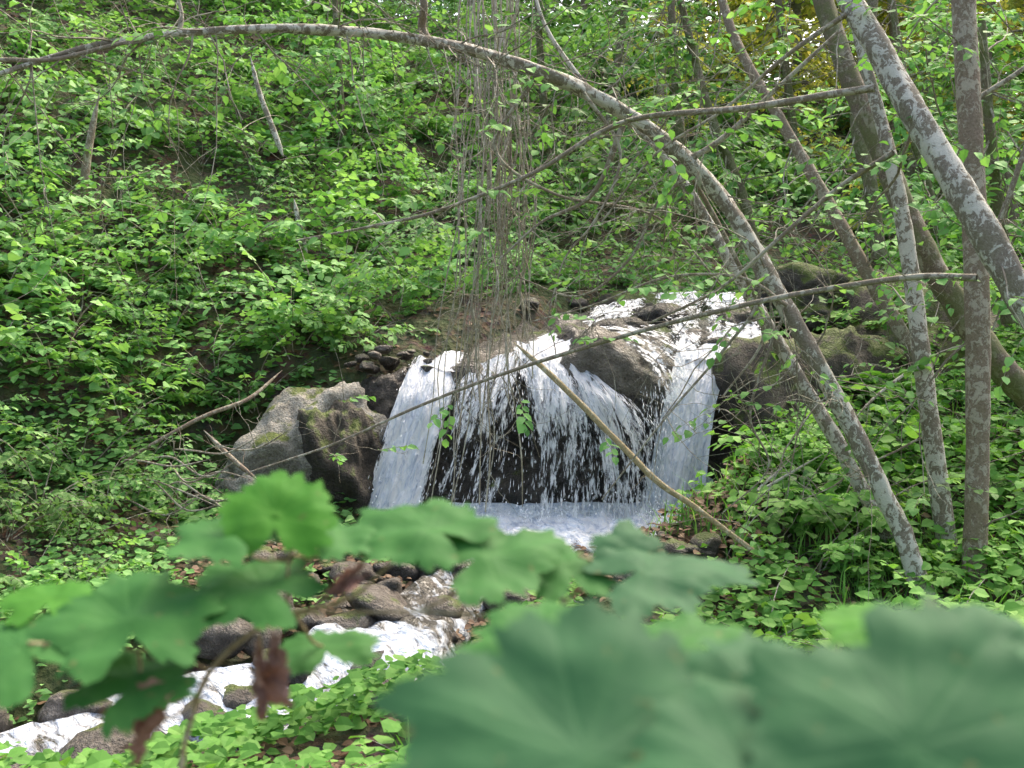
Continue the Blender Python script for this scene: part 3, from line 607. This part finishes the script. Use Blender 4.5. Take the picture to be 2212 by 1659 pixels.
for (x,y,s,v) in [(8,19,1,2),(10.5,22,1.1,1),(6,24,1.1,0),(13,27,1.2,0),(9,30,1.2,1),(4.5,28,1.0,1),(2,27,1,2),(-1,24,.9,2),(-4,21,.8,2),(-8,20,.9,2),(12,18,1,2),(16,24,1.2,2),(17,32,1.3,1),(-6,26,1,2),(0,32,1.1,2),(12,36,1.3,0),(9.5,15.5,.8,2),(20,30,1.3,0),(3,22,.7,2),(-11,18,.9,2),(7,29,.9,0),(11,32,1.2,1),(14,21,.9,2),(10,26,.9,1),(18,26,1.1,2),(15,38,1.4,0),(21,38,1.4,1),(7.5,39,1.2,0),(1,29.5,1,2),(-3,29,1,2),(3.2,31,1.1,2),(8.2,33,1.1,0),(-2,34,1.2,2),(2,36,1.3,2),(8.2,24.5,.9,1),(11.5,29,1,0),(14.5,31,1.1,1)]:
    bgplace(x,y,s,v)
# ---------------- near plants ----------------
def bigleafmat(name,c0,c1,vein,trans=.25,rough=.65,tc=(1.1,1.3,.5)):
    m,nt=mat(name); _,a,b,c=dat(nt); tc_=nd(nt,'ShaderNodeTexCoord').outputs['Object']
    n=noise(nt,tc_,22,3); n2=noise(nt,tc_,160,2)
    col=mixc(nt,ramp(nt,n,[(.3,0),(.7,1)]),c0,c1); col=mixc(nt,math_(nt,'MULTIPLY',a,.2),col,vein)
    col=mixc(nt,ramp(nt,noise(nt,tc_,60,2),[(.66,0),(.72,.5)]),col,(.16,.15,.06))
    bp=nd(nt,'ShaderNodeBump',{'Height':math_(nt,'MULTIPLY_ADD',a,-.4,n2),'Strength':.2,'Distance':.002})
    p=nd(nt,'ShaderNodeBsdfPrincipled',{'Base Color':col,'Roughness':rough,'Specular IOR Level':.12,'Normal':bp.outputs[0]})
    t2=nd(nt,'ShaderNodeVectorMath',{0:col,1:tc},operation='MULTIPLY').outputs[0]
    mx=nd(nt,'ShaderNodeMixShader',{0:trans,1:p.outputs[0],2:nd(nt,'ShaderNodeBsdfTranslucent',{'Color':t2}).outputs[0]})
    nd(nt,'ShaderNodeOutputMaterial',{0:mx.outputs[0]}); return m
F_blue=bigleafmat('broad_leaf_blue',(.022,.082,.034),(.034,.115,.044),(.055,.15,.06),.12)  # sky reflection on the near leaves put into the bluish base colour
F_green=bigleafmat('broad_leaf_green',(.034,.125,.03),(.05,.165,.037),(.085,.22,.055),.2)
F_lime=bigleafmat('broad_leaf_lime',(.05,.19,.025),(.08,.25,.032),(.14,.31,.05),.35)
F_dry=bigleafmat('dry_leaf',(.22,.12,.095),(.38,.24,.20),(.44,.32,.26),.15,.7,(1,.8,.6))
def bigleaf(c,R,tilt,roll,yaw,m,parent,base,seed,curl=.1,lob=.10,elong=1.0,dry=False,tipw=0.,ruf=.045):
    nth,nrg=200,12; V=[(0,0,0)];D=[(1,0,0)]
    veins=[math.pi/2+a for a in (-1.9,-1.05,-.5,0,.5,1.05,1.9)]
    for i in range(1,nrg+1):
        r=i/nrg
        for j in range(nth):
            th=j/nth*2*math.pi; a=th-math.pi/2; a=(a+math.pi)%(2*math.pi)-math.pi
            rad=.80+lob*2*(abs(math.cos(2.5*a))**1.2-.5)*(r**2)+tipw*math.exp(-(a/.35)**2)-.5*math.exp(-((abs(a)-math.pi)/.28)**2)
            rad*=1+.28*mn.noise(Vector((math.cos(th)*1.6,math.sin(th)*1.6,seed)))+.14*mn.noise(Vector((math.cos(th)*5,math.sin(th)*5,seed)))
            k=(th*8/ math.pi+.8*mn.noise(Vector((th*2,seed,0))))%1.0; k2=(th*25/math.pi+.3)%1.0; rad*=1+(.17*(k-.5)+.055*(k2-.5))*r**5
            x=r*rad*math.cos(th);y=r*rad*math.sin(th)*elong
            vd=min(abs((th-v+math.pi)%(2*math.pi)-math.pi) for v in veins)
            ve=math.exp(-(vd*r/.02)**2)
            ve=max(ve,.5*math.exp(-(((r*9+abs(math.sin(a*3))*2.2)%1.0-.5)/.09)**2)*(r>.2))
            z=-curl*(x*x*.8+y*y)+ruf*2*mn.noise(Vector((x*2.2,y*2.2,seed)))-.003*ve*min(1,r*3)+.03*r*mn.noise(Vector((x*5,y*5,seed)))
            if dry:
                z+=.9*x*x+.4*mn.noise(Vector((x*3,y*3,seed)))+.4*abs(x)+.2*mn.noise(Vector((x*8,y*8,seed))); x*=.4; 
            V.append((x,y,z)); D.append((ve,r,th))
    V=np.array(V)*R
    F3=np.array([[0,1+j,1+(j+1)%nth] for j in range(nth)])
    F4=np.array([[1+(i-1)*nth+j,1+i*nth+j,1+i*nth+(j+1)%nth,1+(i-1)*nth+(j+1)%nth] for i in range(1,nrg) for j in range(nth)])
    mb=MB(); mb.add(V,[F3,F4],D); o=mkobj('leaf',mb.mesh('leaf',[m]),parent)
    rot=Matrix.Rotation(yaw,4,'Z')@Matrix.Rotation(math.pi/2-tilt,4,'X')@Matrix.Rotation(roll,4,'Z')
    o.matrix_local=Matrix.Translation(Vector(c-base))@rot
def plant(label,leaves,stems,base,name='leafy_plant'):
    root=mkobj(name,None,label=label,cat='plant',loc=base); root.empty_display_size=.1
    mb=MB()
    for st in stems:
        P,R=path(st,8); tube(mb,P-base,R,8,0,.1)
    for q in leaves:
        e,h,d,w,tilt,roll,yaw,m,kw=q; R=w*K*d/2/.84; c=S(e,h,d)
        kw=dict(kw); att=kw.pop('att',None)
        bigleaf(c,R,math.radians(tilt),math.radians(roll),math.radians(yaw),m,root,base,random.random()*50,**kw)
        if att is not None:
            a=S(*att); mid=(a+c)/2+np.array([0,.01,-.012]); P=cr([c+np.array([0,.003,-.002]),mid,a],6); tube(mb,P-base,np.linspace(.0013,.0018,len(P)),6,0)
    mkobj('stem',mb.mesh('stem',[B_dead]),root)
b0=np.array([-.28,1.0,float(hgt(-.28,1.0))])
tw=[[( 380,2600,1.0,14),(385,1900,.98,16),(392,1660,.97,17),(412,1560,.97,17),(455,1450,.98,17),(540,1370,.99,16),(640,1325,1.0,14),(760,1290,1.02,11),(830,1230,1.03,8),(880,1190,1.04,6)],
    [(640,1325,1.0,10),(900,1322,1.0,10),(1080,1330,1.0,8),(1180,1325,1.02,6),(1260,1270,1.04,5)],
    [(620,1330,1.0,8),(622,1230,1.0,9),(630,1170,1.0,9)],
    [(455,1450,.98,10),(380,1420,.95,8),(250,1400,.93,7),(60,1390,.9,6)]]
plant('broad toothed green leaves on a thin brown twig',[
 (595,1110,1.0,265,44,0,8,F_lime,dict(att=(630,1190,1.0),lob=.04)),
 (480,1155,.99,250,74,60,0,F_green,dict(att=(625,1210,1.0),lob=.08)),
 (730,1160,1.02,190,74,-50,0,F_green,dict(att=(630,1200,1.0),lob=.08)),
 (930,1145,1.02,290,67,60,-8,F_green,dict(att=(860,1200,1.03),lob=.08,tipw=.3)),
 (1050,1200,1.0,300,65,-60,8,F_green,dict(att=(900,1322,1.0),lob=.08,tipw=.2)),
 (1230,1235,1.03,210,67,10,0,F_green,dict(att=(1200,1320,1.02),lob=.12,tipw=.2)),
 (1400,1235,1.02,290,67,-80,12,F_blue,dict(att=(1240,1275,1.03),lob=.1,tipw=.5)),
 (1350,1180,1.06,150,58,-10,0,F_blue,dict(att=(1250,1200,1.03),lob=.14,tipw=.3)),
 (570,1268,.98,290,69,60,-5,F_green,dict(att=(600,1345,1.0),lob=.08,tipw=.3)),
 (280,1335,.93,370,64,20,0,F_green,dict(att=(320,1410,.94),lob=.08)),
 (50,1405,.9,320,67,50,0,F_green,dict(att=(100,1390,.9),lob=.08)),
 (290,1475,.92,260,67,-30,0,F_green,dict(att=(300,1408,.93),lob=.08)),
 (110,1295,.97,220,75,10,0,F_lime,dict(att=(200,1400,.92),lob=.08)),
 (700,1395,1.05,230,77,20,0,F_green,dict(att=(640,1330,1.0),lob=.1)),
 (755,1255,.99,110,20,120,20,F_dry,dict(dry=True,att=(700,1310,1.0))),
 (565,1455,.97,180,10,175,30,F_dry,dict(dry=True,att=(560,1370,.98))),
 (350,1555,.93,200,15,150,-30,F_dry,dict(dry=True,att=(450,1450,.97))),
],tw,b0)
b1=np.array([.12,.62,float(hgt(.12,.62))])
plant('large bluish green round leaves of a tall herb',[
 (1265,1630,.50,860,53,6,4,F_blue,dict(att=(1250,2000,.6),lob=.03,curl=.05,ruf=.03)),
 (1970,1615,.48,800,53,-10,-4,F_blue,dict(att=(1900,2000,.6),lob=.03,curl=.05,ruf=.03)),
 (1640,1700,.47,640,60,15,0,F_blue,dict(att=(1600,2000,.6),lob=.04,ruf=.03)),
 (1180,1390,.75,420,75,0,0,F_green,dict(att=(1150,1700,.75),lob=.06)),
 (1490,1380,.8,260,75,30,0,F_green,dict(att=(1500,1700,.75),lob=.06)),
 (1900,1350,.9,250,77,0,0,F_lime,dict(att=(1880,1700,.8),lob=.06)),
 (2150,1395,.7,320,70,0,0,F_blue,dict(att=(2100,1700,.7),lob=.06)),
 (1660,1500,.58,420,66,0,0,F_blue,dict(att=(1500,1700,.75),lob=.06)),
 (900,1730,.55,240,60,30,0,F_green,dict(att=(950,2000,.6),lob=.06)),
],[[(1250,2000,.6,14),(1400,2600,.62,18),(1400,3300,.64,20)],[(1900,2000,.6,14),(1500,2700,.62,18),(1420,3300,.64,20)],[(1600,2000,.6,12),(1450,2600,.62,14),(1400,3300,.64,20)],
   [(1150,1700,.75,8),(1200,2300,.7,10),(1330,3000,.66,10)],[(1880,1700,.8,8),(1700,2300,.75,10),(1450,3000,.66,10)],[(1500,1700,.75,8),(1450,2300,.7,10),(1400,3000,.66,10)],[(2100,1700,.7,8),(1800,2400,.66,10),(1430,3000,.65,10)],[(950,2000,.6,8),(1200,2600,.62,10),(1370,3200,.64,10)]],b1)
HM=[shrubmesh('herb_plant',M_leafB,stems=4,H=.45,sprays=3,nl=5,size=.11,wid=1.5) for _ in range(3)]
for (e,d,s) in [(640,3.7,.6),(760,4.0,.6),(850,3.6,.65),(950,4.2,.8),(100,3.6,.4),(450,4.0,.5),(1400,5.2,1),(1560,5.4,1),(1700,5.0,1),(1850,5.4,1),(1990,5.2,1),(2150,5.6,1),(1640,6.0,1),(1500,6.1,1),(1780,6.2,1),(1350,5.9,1),(1900,6.0,1),(2050,5.9,1),(2180,6.3,1)]:
    x=(e-1106)*K*d; place(random.choice(HM),'herb_plant',x,d,random.uniform(.75,1.1)*s,'leafy green herb growing on the near bank','plant','herbs on the near bank')
# ---------------- light, world, camera ----------------
el=math.radians(56); az=math.radians(35)
w=bpy.data.worlds.new('World'); sc.world=w; w.use_nodes=True; nt=w.node_tree; nt.nodes.clear()
sky=nd(nt,'ShaderNodeTexSky',sky_type='NISHITA',sun_disc=False,sun_elevation=el,sun_rotation=az,dust_density=4.0,ozone_density=.8)
tint=mixc(nt,1.0,sky.outputs[0],(1.0,.92,.80),'MULTIPLY')
bg=nd(nt,'ShaderNodeBackground',{0:tint,1:.55}); nd(nt,'ShaderNodeOutputWorld',{0:bg.outputs[0]})
L=bpy.data.lights.new('sun','SUN'); L.energy=4.8; L.angle=math.radians(28); L.color=(1,.94,.82)
lo=bpy.data.objects.new('sun',L); COL.objects.link(lo)
v=Vector((math.cos(el)*math.sin(az),math.cos(el)*math.cos(az),math.sin(el))); lo.rotation_euler=v.to_track_quat('Z','Y').to_euler()
cam=bpy.data.cameras.new('camera'); co=bpy.data.objects.new('camera',cam); COL.objects.link(co); co.location=(0,0,CZ); co.rotation_euler=(math.pi/2,0,0)
cam.sensor_width=36; cam.lens=18/ (K*1106); cam.clip_end=500; cam.clip_start=.05
cam.dof.use_dof=True; cam.dof.focus_distance=8.5; cam.dof.aperture_fstop=5.6
sc.camera=co
sc.view_settings.view_transform='Standard'; sc.view_settings.look='None'; sc.view_settings.exposure=0
